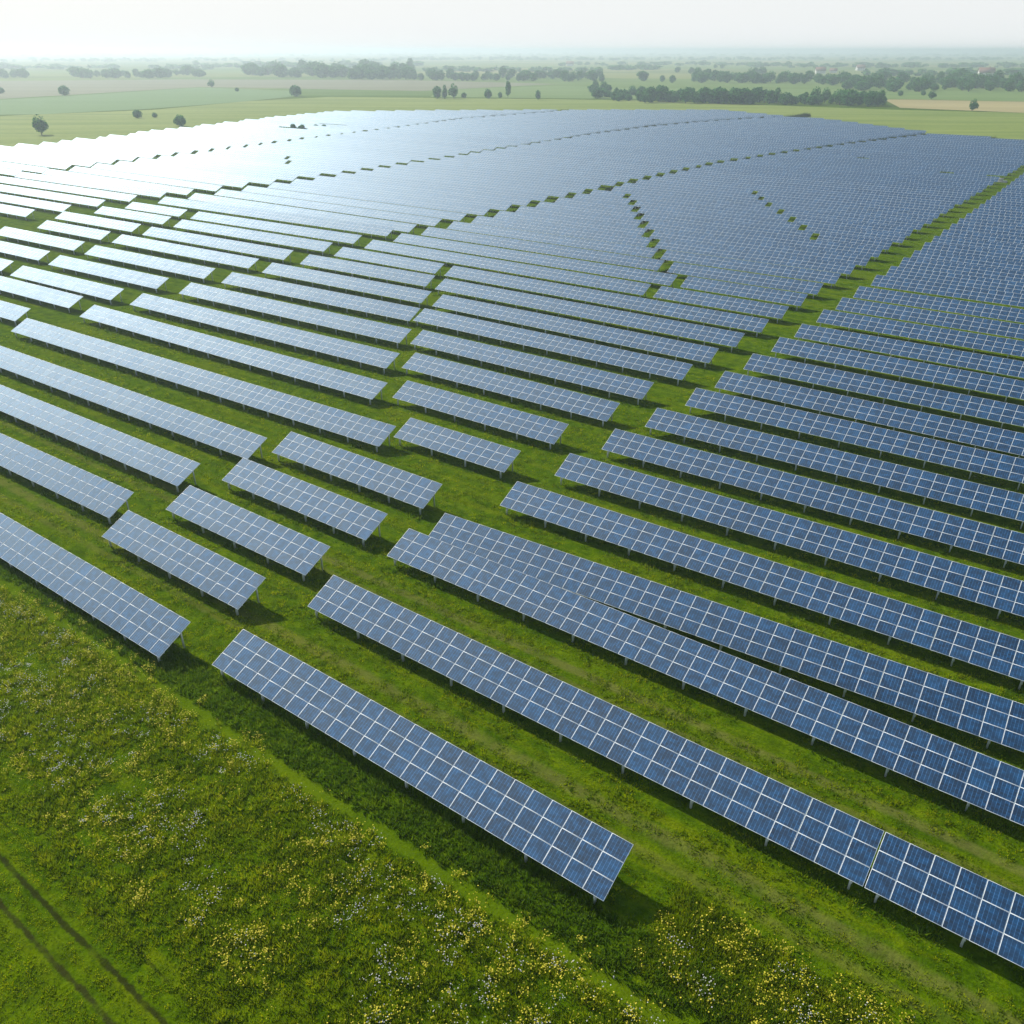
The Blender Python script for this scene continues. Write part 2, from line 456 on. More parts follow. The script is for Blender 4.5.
# rows above them, cut by a slanting gap, then by a second one
Yb = [144.2, 154.2]
while Yb[-1] < 520: Yb.append(Yb[-1] + 10.15)
A2L = [(140, -148), (250, -148), (300, -148), (345, -147), (390, -140), (440, -131), (502, -117), (533, -109)]
for Y in Yb:
    x0 = lerp_pts(A2L, Y); x1 = -47.0 + random.uniform(-0.4, 0.4)
    if 364 < Y < 372: x1 = -52.5
    top = lerp_pts([(500, 0), (525, -62), (532, -86), (561, -130)], Y)
    x1 = min(x1, top)
    if x1 - x0 < 8: continue
    cuts = []
    g1 = lerp_pts([(143, -74), (154, -73), (164, -81), (188, -97), (212, -113), (238, -130), (252, -141), (262, -160)], Y)
    if Y < 256: cuts.append((g1, 2.2))
    if 205 < Y < 285: cuts.append((lerp_pts([(215, -66), (240, -82), (258, -95), (278, -107)], Y), 1.7))
    if abs(Y - 368) < 5: cuts.append((-68.6, 5))
    if abs(Y - 399) < 5: cuts.append((-108, 5))
    cuts.sort()
    xs = x0
    for cx, w in cuts:
        if cx - xs > 6: ROWS.append(('B', xs, cx, Y, 0.0))
        xs = cx + w
    if x1 - xs > 6: ROWS.append(('B', xs, x1, Y, 0.0))
# third block
Yc = [51.5, 62.0, 72.0, 81.3, 91.2, 101.6, 112.6, 122.6, 133.8, 144.0]
while Yc[-1] < 640: Yc.append(Yc[-1] + 10.4)
A2R = [(50, -153.5), (150, -153), (250, -153), (350, -152), (390, -146), (440, -137), (502, -123), (533, -115)]
A3L = [(120, -245.5), (220, -246), (300, -249), (347, -253), (430, -258), (502, -255), (552, -245), (594, -233), (629, -217)]
TOPR = [(525, -62), (532, -86), (561, -130), (589, -161), (610, -188), (641, -250), (662, -286)]
for Y in Yc:
    x1 = lerp_pts(A2R, Y) + (0.6 if Y > 160 else 0.0) + random.uniform(-0.6, 0.6); x0 = lerp_pts(A3L, Y) + random.uniform(-0.6, 0.6)
    if Y > 530: x1 = min(x1, lerp_pts(TOPR, Y))
    if Y < 115: x0 = -236
    if x1 - x0 < 8: continue
    s = 0.035 if Y < 160 else 0.0
    if 75 < Y < 150:
        c = lerp_pts([(80.8, -188), (101.4, -195), (112.5, -202), (133.9, -208), (143.8, -215)], Y)
        ROWS.append(('C', x0, c - 5.5, Y - 0.6, s)); ROWS.append(('C', c, x1, Y, s))
    elif any(abs(Y - h) < 5.2 for h in (454, 493)):
        h = -170 if abs(Y - 454) < 6 else -190
        ROWS.append(('C', x0, h, Y, s)); ROWS.append(('C', h + 5, x1, Y, s))
    else: ROWS.append(('C', x0, x1, Y, s))
# fourth block
Yd = [116.0, 126.6, 137.8, 148.6]
while Yd[-1] < 655: Yd.append(Yd[-1] + 10.6)
A3R = [(100, -254.5), (150, -257), (220, -252), (300, -256), (347, -260), (430, -264), (502, -261), (552, -251), (594, -239), (629, -225)]
A4L = [(100, -338), (173, -343), (200, -347), (266, -357), (315, -365), (392, -375), (480, -389), (563, -380)]
LEFT = [(130, -452), (200, -449), (256, -455), (312, -473), (362, -487), (436, -507), (484, -511), (585, -399), (662, -286)]
for Y in Yd:
    x1 = lerp_pts(A3R, Y) + (2.0 if Y > 160 else 0.8) + random.uniform(-0.8, 0.8); x0 = max(lerp_pts(A4L, Y), lerp_pts(LEFT, Y)) + random.uniform(-0.8, 0.8)
    if Y > 610: x1 = min(x1, lerp_pts(TOPR, Y))
    if x1 - x0 < 8: continue
    s = 0.03 if Y < 160 else 0.0
    if any(abs(Y - h) < 5.3 for h in (244, 256)):
        h = -293 if abs(Y - 244) < 5.3 else -306
        ROWS.append(('D', x0, h, Y, s)); ROWS.append(('D', h + 2.5, x1, Y, s))
    else: ROWS.append(('D', x0, x1, Y, s))
# fifth block along the far fields
Ye = [139.6]
while Ye[-1] < 585: Ye.append(Ye[-1] + 10.6)
for Y in Ye:
    x1 = lerp_pts(A4L, Y) - 4 + random.uniform(-1, 1); x0 = lerp_pts(LEFT, Y) + random.uniform(-4, 4)
    if x1 - x0 < 8: continue
    if abs(Y - 365) < 5.4 or abs(Y - 390) < 5.4:
        ROWS.append(('E', x0, -437, Y, 0.0)); ROWS.append(('E', -412, x1, Y, 0.0))
    else: ROWS.append(('E', x0, x1, Y, 0.0))

BLOCK = {'R': ('dark blue', 'the block past the straight lane'),
         'A': ('blue-grey', 'the short rows beside the straight lane'),
         'L': ('pale grey', 'the long rows facing the short rows'),
         'B': ('bluish', 'the middle block behind the short rows'),
         'C': ('silvery', 'the block past the first cross lane'),
         'D': ('glaring', 'the block past the second cross lane'),
         'E': ('glaring', 'the outermost block beside the pasture')}
GROUP = {'R': 'solar tables past the straight grass lane', 'A': 'short solar tables beside the grass lane', 'L': 'long pale solar tables',
         'B': 'solar tables of the middle block', 'C': 'solar tables between first and second cross lanes',
         'D': 'solar tables between second and third cross lanes', 'E': 'solar tables beside the pasture'}
FRONT = {'front': 'blue solar table by itself at the front, beside the flower meadow',
         'front2': 'long blue solar table second from the meadow, ending at a dark seam',
         'front3': 'blue solar table past the dark seam, cut by the picture edge'}
count = {}; seg = {}
for bl, X0, X1, Y, s in ROWS:
    c0 = to_world(X0, Y); c1 = to_world(X1, Y)
    # distance to the nearest point of the row
    a = np.array(c0); d = np.array(c1) - a; tt = np.clip(-(a @ d) / (d @ d), 0, 1)
    dist = math.hypot(*(a + d * tt), CAM_H)
    lod = 'full' if dist < 90 else ('mid' if dist < 135 else 'far')
    if bl in FRONT: lab = FRONT[bl]; grp = 'solar tables at the front of the farm'
    else:
        colr, where = BLOCK[bl]; grp = GROUP[bl]
        key = (bl, round(Y / 4))
        count.setdefault(bl, []); 
        if not count[bl] or abs(count[bl][-1] - Y) > 1.5: count[bl].append(Y); seg[bl] = 0
        else: seg[bl] += 1
        k = len(count[bl])
        far = dist > 330
        if far: lab = f'{colr} solar table in the seamless distant part of {where}'; grp = grp + ', distant part'
        else: lab = f'{colr} solar table, {ordinal(k)} row of {where}' + ('' if seg[bl] == 0 else ', ' + ('beyond its break' if seg[bl] == 1 else 'past both breaks'))
    make_table(X0, X1, Y, s, lod, lab, grp)
print('TABLES', len(ROWS), {b: len(v) for b, v in count.items()})

# ------------------------------------------------------------------ grass and flowers (stuff)
def foliage_mat(name, stops, trans=0.35, nscale=0.5, rough=0.7, lift=0.0):
    m, nt, b = mat(name)
    g = node(nt, 'ShaderNodeNewGeometry')
    at = node(nt, 'ShaderNodeAttribute'); at.attribute_name = 'tint'
    n = noise(nt, g.outputs['Position'], nscale, 4, 0.65)
    f = mathn(nt, 'ADD', mathn(nt, 'MULTIPLY', n, 0.5), mathn(nt, 'MULTIPLY', at.outputs['Fac'], 0.5))
    col = ramp(nt, f, stops)
    nt.links.new(col, b.inputs['Base Color']); b.inputs['Roughness'].default_value = rough
    b.inputs['Specular IOR Level'].default_value = 0.04
    tr = node(nt, 'ShaderNodeBsdfTranslucent'); nt.links.new(col, tr.inputs[0])
    if lift:      # blades stand so thick that together they shade like a soft carpet
        vm = node(nt, 'ShaderNodeMix', data_type='VECTOR'); vm.inputs[0].default_value = lift
        nt.links.new(g.outputs['Normal'], vm.inputs[4]); vm.inputs[5].default_value = (0, 0, 1)
        nv = node(nt, 'ShaderNodeVectorMath', operation='NORMALIZE'); nt.links.new(vm.outputs[1], nv.inputs[0])
        nt.links.new(nv.outputs[0], b.inputs['Normal'])
    mx = node(nt, 'ShaderNodeMixShader'); mx.inputs[0].default_value = trans
    out = nt.nodes['Material Output']
    nt.links.new(b.outputs[0], mx.inputs[1]); nt.links.new(tr.outputs[0], mx.inputs[2]); nt.links.new(mx.outputs[0], out.inputs[0])
    return m
def blades(name, P, hgt, spread, nb, width, m, lean=0.5):
    """P: (n,2) tuft centres, hgt (n,) heights"""
    n = len(P)
    base = np.repeat(P, nb, 0); h = np.repeat(hgt, nb) * rng.uniform(0.55, 1.15, n * nb)
    sp = np.repeat(spread, nb) if np.ndim(spread) else np.full(n * nb, spread)
    a = rng.uniform(0, 2 * np.pi, n * nb); r = sp * np.sqrt(rng.uniform(0, 1, n * nb))
    bx = base[:, 0] + r * np.cos(a); by = base[:, 1] + r * np.sin(a)
    yaw = rng.uniform(0, 2 * np.pi, n * nb); w = width * rng.uniform(0.6, 1.4, n * nb)
    h = h * (1.0 - 0.55 * (r / sp) ** 2)
    la = a + rng.normal(0, 0.6, n * nb); ll = lean * h * rng.uniform(0.3, 1.3, n * nb)
    V = np.zeros((n * nb, 3, 3))
    V[:, 0] = np.stack([bx - np.cos(yaw) * w, by - np.sin(yaw) * w, np.full(n * nb, -0.01)], 1)
    V[:, 1] = np.stack([bx + np.cos(yaw) * w, by + np.sin(yaw) * w, np.full(n * nb, -0.01)], 1)
    V[:, 2] = np.stack([bx + np.cos(la) * ll, by + np.sin(la) * ll, h], 1)
    me = build_mesh(name, V.reshape(-1, 3), np.arange(n * nb * 3).reshape(-1, 3), [m])
    t = me.attributes.new('tint', 'FLOAT', 'POINT')
    tv = np.clip(np.repeat(rng.normal(0.5, 0.25, n), nb), 0, 1)
    t.data.foreach_set('value', np.repeat(tv, 3).astype(np.float32))
    return link(name, me)
def vnoise(P, scale, seed):
    r = np.random.default_rng(seed); T = r.uniform(0, 1, (64, 64))
    q = P / scale; i = np.floor(q).astype(int); f = q - i; f = f * f * (3 - 2 * f)
    g = lambda dx, dy: T[(i[:, 0] + dx) % 64, (i[:, 1] + dy) % 64]
    return (g(0, 0) * (1 - f[:, 0]) + g(1, 0) * f[:, 0]) * (1 - f[:, 1]) + (g(0, 1) * (1 - f[:, 0]) + g(1, 1) * f[:, 0]) * f[:, 1]
def scatter(n, x0, x1, y0, y1): return np.stack([rng.uniform(x0, x1, n), rng.uniform(y0, y1, n)], 1)
def W2(P): return P[:, :1] * E1[None] + P[:, 1:] * E2[None]
def in_view(P, pad=4.0):
    w = W2(P); x, y = w[:, 0], w[:, 1]
    fwd = y * _c + CAM_H * _s; up = y * _s - CAM_H * _c
    return (np.abs(x) / fwd < 0.66 + pad / fwd) & (up / fwd > -0.66 - pad / fwd) & (fwd > 0)

M_GRASS = foliage_mat('meadow_grass', [(0.25, (0.070, 0.140, 0.001)), (0.42, (0.165, 0.265, 0.002)), (0.58, (0.300, 0.400, 0.003)), (0.75, (0.460, 0.500, 0.006))], 0.5, 0.45, lift=0.6)
M_TALL = foliage_mat('tall_grass', [(0.25, (0.060, 0.140, 0.004)), (0.5, (0.120, 0.230, 0.005)), (0.75, (0.220, 0.330, 0.008))], 0.5, 0.6, lift=0.55)
def track_clear(P):
    return (np.abs(P[:, 1] - 9.35) > 0.4) & (np.abs(P[:, 1] - 7.85) > 0.4)
# meadow: fine grass with tussocks standing in it
P = scatter(24000, -90, 12, 10.9, 23.4); P = P[in_view(P)]
tag(blades('meadow_grass', W2(P), rng.uniform(0.06, 0.22, len(P)), 0.30, 5, 0.028, M_GRASS), kind='stuff')
P = scatter(15000, -90, 12, 10.6, 23.5); P = P[in_view(P)]
q = vnoise(P, 2.2, 1); P = P[q > 0.18]; q = q[q > 0.18]
tag(blades('meadow_tussocks', W2(P), (0.16 + 0.34 * q) * rng.uniform(0.6, 1.3, len(P)), rng.uniform(0.14, 0.36, len(P)), 20, 0.032, M_GRASS, 0.6), kind='stuff')
# short grass by the wheel tracks
P = scatter(9000, -60, 0, 2.0, 10.9); P = P[in_view(P) & track_clear(P)]
tag(blades('short_grass', W2(P), rng.uniform(0.07, 0.20, len(P)), rng.uniform(0.14, 0.3, len(P)), 12, 0.03, M_GRASS), kind='stuff')
# rank grass along the front rows
P = scatter(7500, -120, 30, 24.5, 27.6); P = P[in_view(P)]
tag(blades('rank_grass', W2(P), rng.uniform(0.18, 0.55, len(P)), rng.uniform(0.16, 0.36, len(P)), 18, 0.038, M_TALL, 0.6), kind='stuff')
# mown strips between rows
P = scatter(120000, -150, 30, 27.0, 112.0); P = P[in_view(P)]
d = np.hypot(*(W2(P).T)); keep = rng.uniform(0, 1, len(P)) < np.clip(55.0 / d, 0, 1) ** 1.5
P = P[keep]; q = vnoise(P * np.array([0.35, 1.0]), 1.5, 4) * 0.6 + vnoise(P, 0.8, 5) * 0.4
P = P[q > 0.34]; q = q[q > 0.34]
tag(blades('lane_grass', W2(P), (0.06 + 0.34 * q ** 1.6) * rng.uniform(0.6, 1.3, len(P)), rng.uniform(0.15, 0.38, len(P)), 12, 0.04, M_GRASS, 0.6), kind='stuff')
# weeds left by the mower under the low edges
pts = []
for X0, X1, Y, s in ALL_TABLES:
    if Y > 125 or X1 < -150: continue
    k = int((X1 - X0) * 4.0)
    x = rng.uniform(X0, X1, k); y = Y + s * (x - X0) + rng.normal(0.0, 0.55, k)
    pts.append(np.stack([x, y], 1))
P = np.vstack(pts); P = P[in_view(P)]
q = vnoise(P, 1.3, 6); P = P[q > 0.40]; q = q[q > 0.40]
tag(blades('weeds', W2(P), 0.12 + 0.55 * q ** 2, 0.3, 12, 0.045, M_TALL, 0.6), kind='stuff')

# dark scrub added in the far cross lanes and row gaps to imitate shade
M_SHADE_SCRUB = foliage_mat('shade_scrub_leaves', [(0.2, (0.020, 0.045, 0.014)), (0.8, (0.050, 0.090, 0.022))], 0.2, 0.3)
pts = []
for Ys, ln, o0, o1 in ((Yb, A2L, -4.2, -0.6), (Yd, A3L, -5.0, -0.6), (Ye, A4L, -3.6, -0.4)):
    for Y in Ys:
        if Y < 185: continue
        c = lerp_pts(ln, Y); k = 110
        pts.append(np.stack([rng.uniform(c + o0, c + o1, k), rng.uniform(Y - 2.5, Y + 8.0, k)], 1))
for bl, X0, X1, Y, s_ in ROWS:
    if bl == 'B' and Y > 160 and X1 < -60:
        k = 70; pts.append(np.stack([rng.uniform(X1 + 0.2, X1 + 2.0, k), rng.uniform(Y - 0.5, Y + 5.0, k)], 1))
P = np.vstack(pts)
tag(blades('lane_shade_scrub', W2(P), rng.uniform(0.3, 1.0, len(P)) * np.clip((P[:, 1] / 215.0) ** 1.5, 0.9, 3.4), rng.uniform(0.3, 0.7, len(P)), 14, 0.12, M_SHADE_SCRUB, 0.5), kind='stuff')

# wildflowers: heads on stems in loose drifts
def flower_mat(name, c):
    m, nt, b = mat(name)
    at = node(nt, 'ShaderNodeAttribute'); at.attribute_name = 'tint'
    nt.links.new(mixc(nt, at.outputs['Fac'], tuple(x * 0.75 for x in c), c), b.inputs['Base Color'])
    b.inputs['Roughness'].default_value = 0.8
    return m
def flowers(name, P, hgt, size, m):
    n = len(P); k = 6
    a = np.arange(k) * 2 * np.pi / k
    r = size * rng.uniform(0.6, 1.3, n)
    tilt = rng.normal(0, 0.35, (n, 2))
    V = np.zeros((n, k + 1, 3))
    w = W2(P)
    for j in range(k):
        ox, oy = r * np.cos(a[j]), r * np.sin(a[j])
        V[:, j] = np.stack([w[:, 0] + ox, w[:, 1] + oy, hgt + ox * tilt[:, 0] + oy * tilt[:, 1]], 1)
    V[:, k] = np.stack([w[:, 0], w[:, 1], hgt + r * 0.55], 1)
    Fc = np.array([[j, (j + 1) % k, k] for j in range(k)])
    Q = (Fc[None] + (np.arange(n) * (k + 1))[:, None, None]).reshape(-1, 3)
    me = build_mesh(name, V.reshape(-1, 3), Q, [m])
    t = me.attributes.new('tint', 'FLOAT', 'POINT'); t.data.foreach_set('value', np.repeat(rng.uniform(0, 1, n), k + 1).astype(np.float32))
    return link(name, me)
def drifts(nc, x0, x1, y0, y1, per, sig, seed, thr):
    C = scatter(nc, x0, x1, y0, y1); C = C[vnoise(C, 4.0, seed) > thr]
    k = rng.poisson(per, len(C)) + 2
    P = np.repeat(C, k, 0); sg = np.repeat(sig * rng.uniform(0.4, 1.6, len(C)), k)
    return P + rng.normal(0, 1, P.shape) * sg[:, None]
MY = flower_mat('yellow_petals', (0.66, 0.58, 0.03)); MW = flower_mat('white_petals', (0.66, 0.66, 0.60))
P = np.vstack([drifts(620, -80, -8, 12.5, 23.6, 13, 0.24, 8, 0.30), drifts(260, -80, -8, 12.0, 23.6, 4, 0.5, 10, 0.3), drifts(80, -11, 3, 26.0, 31.0, 14, 0.3, 9, 0.2), drifts(90, -75, -5, 22.5, 25.0, 12, 0.2, 8, 0.3)])
P = P[in_view(P)]
tag(flowers('yellow_wildflowers', P, rng.uniform(0.30, 0.58, len(P)), 0.036, MY), kind='stuff')
M_HERB = foliage_mat('flower_herbs', [(0.25, (0.20, 0.27, 0.004)), (0.75, (0.42, 0.46, 0.010))], 0.5, 0.8, lift=0.5)
PH = P[::7]
tag(blades('flower_herbs', W2(PH), rng.uniform(0.28, 0.55, len(PH)), rng.uniform(0.15, 0.32, len(PH)), 14, 0.03, M_HERB, 0.6), kind='stuff')
P = np.vstack([drifts(420, -75, -8, 13.5, 23.6, 12, 0.28, 21, 0.42), drifts(55, -10, 3, 25.6, 30.5, 12, 0.35, 22, 0.25)])
P = P[in_view(P)]
tag(flowers('white_wildflowers', P, rng.uniform(0.22, 0.48, len(P)), 0.030, MW), kind='stuff')
P = scatter(2600, -11, 6, 25.4, 31.5); P = P[in_view(P) & (P[:, 1] < 31.5 - 0.12 * (P[:, 0] + 11))]
q = vnoise(P, 1.4, 12)
tag(blades('flower_patch_grass', W2(P), 0.15 + 0.4 * q, 0.3, 18, 0.035, M_GRASS), kind='stuff')

# ------------------------------------------------------------------ trees
M_LEAF = foliage_mat('tree_leaves', [(0.25, (0.018, 0.100, 0.030)), (0.5, (0.048, 0.200, 0.050)), (0.75, (0.120, 0.330, 0.070))], 0.5, 0.05)
M_BARK = simple('bark', (0.10, 0.075, 0.055), 0.9, 0, 0.3, 3)
def crown_arrays(seed, w, h, z0, lobes, n, leaf):
    r = np.random.default_rng(seed)
    L = []
    for _ in range(lobes):
        a = r.uniform(0, 2 * np.pi); rr = r.uniform(0.0, 0.24) * w; zz = z0 + h * r.uniform(0.20, 0.74)
        L.append((rr * math.cos(a), rr * math.sin(a), zz, w * r.uniform(0.20, 0.33), h * r.uniform(0.17, 0.28)))
    L.append((0, 0, z0 + h * 0.46, w * 0.38, h * 0.46)); L.append((0, 0, z0 + h * 0.30, w * 0.36, h * 0.30))
    idx = r.integers(0, len(L), n)
    d = r.normal(0, 1, (n, 3)); d /= np.linalg.norm(d, axis=1)[:, None]
    rad = r.uniform(0.55, 1.08, n) ** 0.5
    Lc = np.array(L)[idx]
    C = Lc[:, :3] + d * rad[:, None] * np.stack([Lc[:, 3], Lc[:, 3], Lc[:, 4]], 1)
    nrm = d + r.normal(0, 0.55, (n, 3)); nrm /= np.linalg.norm(nrm, axis=1)[:, None]
    t = np.cross(nrm, r.normal(0, 1, (n, 3))); t /= np.linalg.norm(t, axis=1)[:, None]
    b = np.cross(nrm, t); s = leaf * r.uniform(0.6, 1.4, n)[:, None]
    V = np.stack([C - t * s - b * s * .6, C + t * s - b * s * .6, C + t * s * .7 + b * s * .7 + nrm * s * .25, C - t * s * .6 + b * s * .8], 1).reshape(-1, 3)
    return V, np.arange(n * 4).reshape(-1, 4), np.repeat(r.uniform(0, 1, n), 4)
def tube(p0, p1, r0, r1, k=7):
    p0 = np.array(p0, float); p1 = np.array(p1, float); d = p1 - p0; d /= np.linalg.norm(d)
    u = np.cross(d, (0.3, 0.9, 0.2)); u /= np.linalg.norm(u); v = np.cross(d, u)
    a = np.arange(k) * 2 * np.pi / k
    ring = np.outer(np.cos(a), u) + np.outer(np.sin(a), v)
    V = np.vstack([p0 + ring * r0, p1 + ring * r1])
    return V, np.array([[i, (i + 1) % k, k + (i + 1) % k, k + i] for i in range(k)])
VAR = {}
def variant(name, seed, w, h, z0, lobes, n, leaf):
    V, Q, T = crown_arrays(seed, w, h, z0, lobes, n, leaf)
    me = build_mesh('crown', V, Q, [M_LEAF])
    t = me.attributes.new('tint', 'FLOAT', 'POINT'); t.data.foreach_set('value', T.astype(np.float32))
    r = np.random.default_rng(seed + 5); bg_ = Bag()
    bg_.add(*tube((0, 0, -0.03), (0.01, 0, z0 + h * 0.45), 0.035 * w, 0.018 * w))
    for k in range(4):
        a = r.uniform(0, 6.28)
        bg_.add(*tube((0, 0, z0 + h * r.uniform(0.05, 0.3)), (w * .26 * math.cos(a), w * .26 * math.sin(a), z0 + h * r.uniform(.4, .65)), 0.014 * w, 0.005 * w, 5))
    VAR[name] = (me, bg_.mesh('trunk', [M_BARK]))
# unit-sized trees: height 1 in total
variant('round', 1, 0.85, 0.88, 0.12, 6, 1300, 0.042)
variant('broad', 2, 1.10, 0.95, 0.04, 8, 1500, 0.046)
variant('bush', 3, 1.35, 0.98, 0.02, 7, 1300, 0.056)
variant('tall', 4, 0.50, 0.88, 0.12, 6, 1100, 0.036)
variant('open', 5, 0.95, 0.93, 0.05, 9, 1000, 0.044)
variant('oval', 6, 0.72, 0.93, 0.06, 6, 1200, 0.040)
def tree(x, y, h, kind, label, group=None, cat='tree', name='tree', wide=1.0):
    cm, tm = VAR[kind]
    o = link(name, None, None, (x, y, 0), (0, 0, random.uniform(0, 6.28)))
    o.scale = (h * wide, h * wide, h)
    link('crown', cm, o); link('trunk', tm, o)
    return tag(o, label, cat, group)
def px_tree(u, v, hpx, kind, label, group=None, cat='tree', name='tree', wide=1.0):
    x, y = ground_at(u, v)
    h = hpx * math.hypot(y, CAM_H) / F_PX * 1.0
    return tree(x, y, h, kind, label, group, cat, name, wide)
SINGLE = [
 (42, 135, 18, 'round', 'lone round dark tree on bare trunk in the pasture beside white panels', 'tree', 'tree', 0.95),
 (138, 118, 7.5, 'bush', 'low dome-shaped bush in the pasture, larger of the side-by-side pair', 'bush', 'bush', 1.1),
 (155, 117.5, 4.5, 'bush', 'tiny round bush in the pasture, smaller of the side-by-side pair', 'bush', 'bush', 0.95),
 (181, 126, 10, 'bush', 'dark dome-shaped bush right at the edge of the white panels', 'bush', 'bush', 0.95),
 (65, 95.5, 9, 'bush', 'broad bush between the green field and the grey fallow field', 'bush', 'bush', 1.05),
 (1, 93.5, 5.5, 'bush', 'small bush on the grey fallow field at the picture edge', 'bush', 'bush', 1.1),
 (212, 87.5, 7, 'round', 'small round tree on the far edge of the green field', 'tree', 'tree', 1.2),
 (237, 91.5, 3.6, 'bush', 'very small bush on the green field near a small round tree', 'bush', 'bush', 1.0),
 (296, 96.5, 10, 'bush', 'big spreading bush at the corner of the bright green field', 'bush', 'bush', 1.05),
 (437, 98.5, 11, 'broad', 'broad low tree of the group of three past the panels', 'tree', 'tree', 0.85),
 (445, 98.5, 12, 'oval', 'slim middle tree of the group of three past the panels', 'tree', 'tree', 0.7),
 (454, 98.5, 13, 'round', 'tallest tree of the group of three past the panels', 'tree', 'tree', 0.9),
 (464, 98, 5, 'bush', 'pale low shrub next to the group of three trees', 'bush', 'bush', 1.0),
 (488, 98.5, 8.5, 'bush', 'rounded bush standing alone near a narrow upright tree', 'bush', 'bush', 0.75),
 (500, 98, 5.5, 'bush', 'small pale shrub beside the narrow upright tree', 'bush', 'bush', 0.7),
 (508, 98, 14, 'tall', 'narrow upright tree past the far edge of the panels', 'tree', 'tree', 0.9),
 (538, 99.5, 8.5, 'oval', 'single dark oval tree between the narrow tree and the hedgerow', 'tree', 'tree', 1.0),
 (972, 111, 10.5, 'round', 'lone round tree on trunk at the edge of the tan field', 'tree', 'tree', 1.0),
 (931, 99.5, 8, 'round', 'round tree at the near edge of the meadow past the tan field', 'tree', 'tree', 1.15),
 (923, 95.5, 4.5, 'bush', 'small dark bush touching the round tree past the tan field', 'bush', 'bush', 0.9),
 (900, 96, 5, 'bush', 'little bush on the meadow past the hedgerow end', 'bush', 'bush', 0.9),
]
for u, v, h, k, lab, cat, nm, wd in SINGLE: px_tree(u, v, h, k, lab, None, cat, nm, wd)
kinds = ['round', 'broad', 'oval', 'open', 'bush', 'broad']
def belt(n, line, depth, hp, label, group, wide=1.25):
    """trees strewn behind a base line given in survey pixels"""
    us = [p[0] for p in line]; vs = [p[1] for p in line]
    for i in range(n):
        u = us[0] + (us[-1] - us[0]) * (i + random.random()) / n
        v = float(np.interp(u, us, vs)) - random.random() ** 1.5 * depth
        px_tree(u, v, random.uniform(*hp), random.choice(kinds), label, group, 'tree', 'tree', wide * random.uniform(0.85, 1.2))
belt(24, [(592, 98), (612, 101), (652, 104)], 11, (4.5, 9.5), 'loose bushy tree at the ragged thin end of the hedgerow', 'trees at the ragged end of the hedgerow')
belt(52, [(640, 103), (700, 103.5), (760, 104.5), (820, 105.5), (884, 107)], 3.0, (7, 15), 'dark rounded tree packed into the long hedgerow past the panels', 'trees of the long hedgerow', 1.05)
belt(62, [(845, 91), (900, 92), (960, 92), (1040, 93)], 11, (6, 13), 'blue-green tree of the wide wood past the tan field', 'trees of the wide wood')
belt(34, [(690, 83), (730, 83), (790, 84), (850, 86)], 3.5, (7, 11), 'tree of the hazy broken belt behind the long hedgerow', 'trees of the broken belt')
belt(40, [(404, 80.5), (470, 81), (540, 81.5), (606, 82)], 4, (6, 10), 'hazy tree of the thin belt past the group of three', 'trees of the thin hazy belt')
belt(30, [(352, 79.5), (380, 80), (412, 80)], 8, (8, 12), 'hazy tree in the dense clump at the fallow field corner', 'trees of the dense hazy clump')
belt(26, [(248, 76), (290, 78), (345, 78)], 6, (7, 12), 'pale hazy tree of the wood behind the fallow field', 'trees of the hazy wood')
belt(20, [(70, 79), (120, 78.5), (165, 78.5), (205, 77)], 3, (5, 9), 'faint blue tree of the row behind the fallow field', 'trees of the faint blue row')
belt(6, [(0, 79), (28, 79)], 2, (5, 8), 'faint blue tree at the picture edge behind the fallow field', 'trees at the hazy edge')
for u, v, h in ((643, 81, 9), (662, 82, 6), (672, 83, 7), (677, 72.5, 5), (691, 74, 6), (697, 74, 6), (715, 68.5, 4), (722, 68.5, 4), (755, 74, 6), (762, 74, 6)):
    px_tree(u, v, h, random.choice(kinds), 'small hazy tree standing loose in the far fields', 'loose trees in the far fields', wide=1.2)

# distant woods that read as one mass
def wood(name, strips):
    Vs, Qs, Ts, off = [], [], [], 0
    for (u0, u1, v, dv, n, hp) in strips:
        for i in range(n):
            x, y = ground_at(random.uniform(u0, u1), v - random.random() * dv)
            hh = hp * math.hypot(y, CAM_H) / F_PX * random.uniform(0.6, 1.2)
            ww = hh * random.uniform(1.4, 4.5)
            V, Q, T = crown_arrays(random.randrange(9999), 1.0, 1.0, 0.0, 3, 46, 0.17)
            V = V * np.array([ww, ww, hh]) + np.array([x, y, 0])
            Vs.append(V); Qs.append(Q + off); off += len(V); Ts.append(T)
    me = build_mesh(name, np.vstack(Vs), np.vstack(Qs), [M_LEAF])
    t = me.attributes.new('tint', 'FLOAT', 'POINT'); t.data.foreach_set('value', np.concatenate(Ts).astype(np.float32))
    return tag(link(name, me), kind='stuff')
wood('distant_woodland', [(-60, 210, 70, 3, 60, 3.4), (180, 420, 68, 3, 70, 3.4), (400, 620, 72, 2.5, 60, 3.2), (610, 660, 70, 1.5, 26, 3.5), (560, 760, 66, 2, 60, 2.6), (740, 1090, 68, 2.5, 110, 3.2),
                          (860, 1090, 77, 4, 50, 4.5), (-60, 400, 62, 2.5, 110, 2.0), (380, 1090, 60.5, 2.0, 260, 2.0), (-80, 1100, 56.5, 2.5, 320, 1.5)])

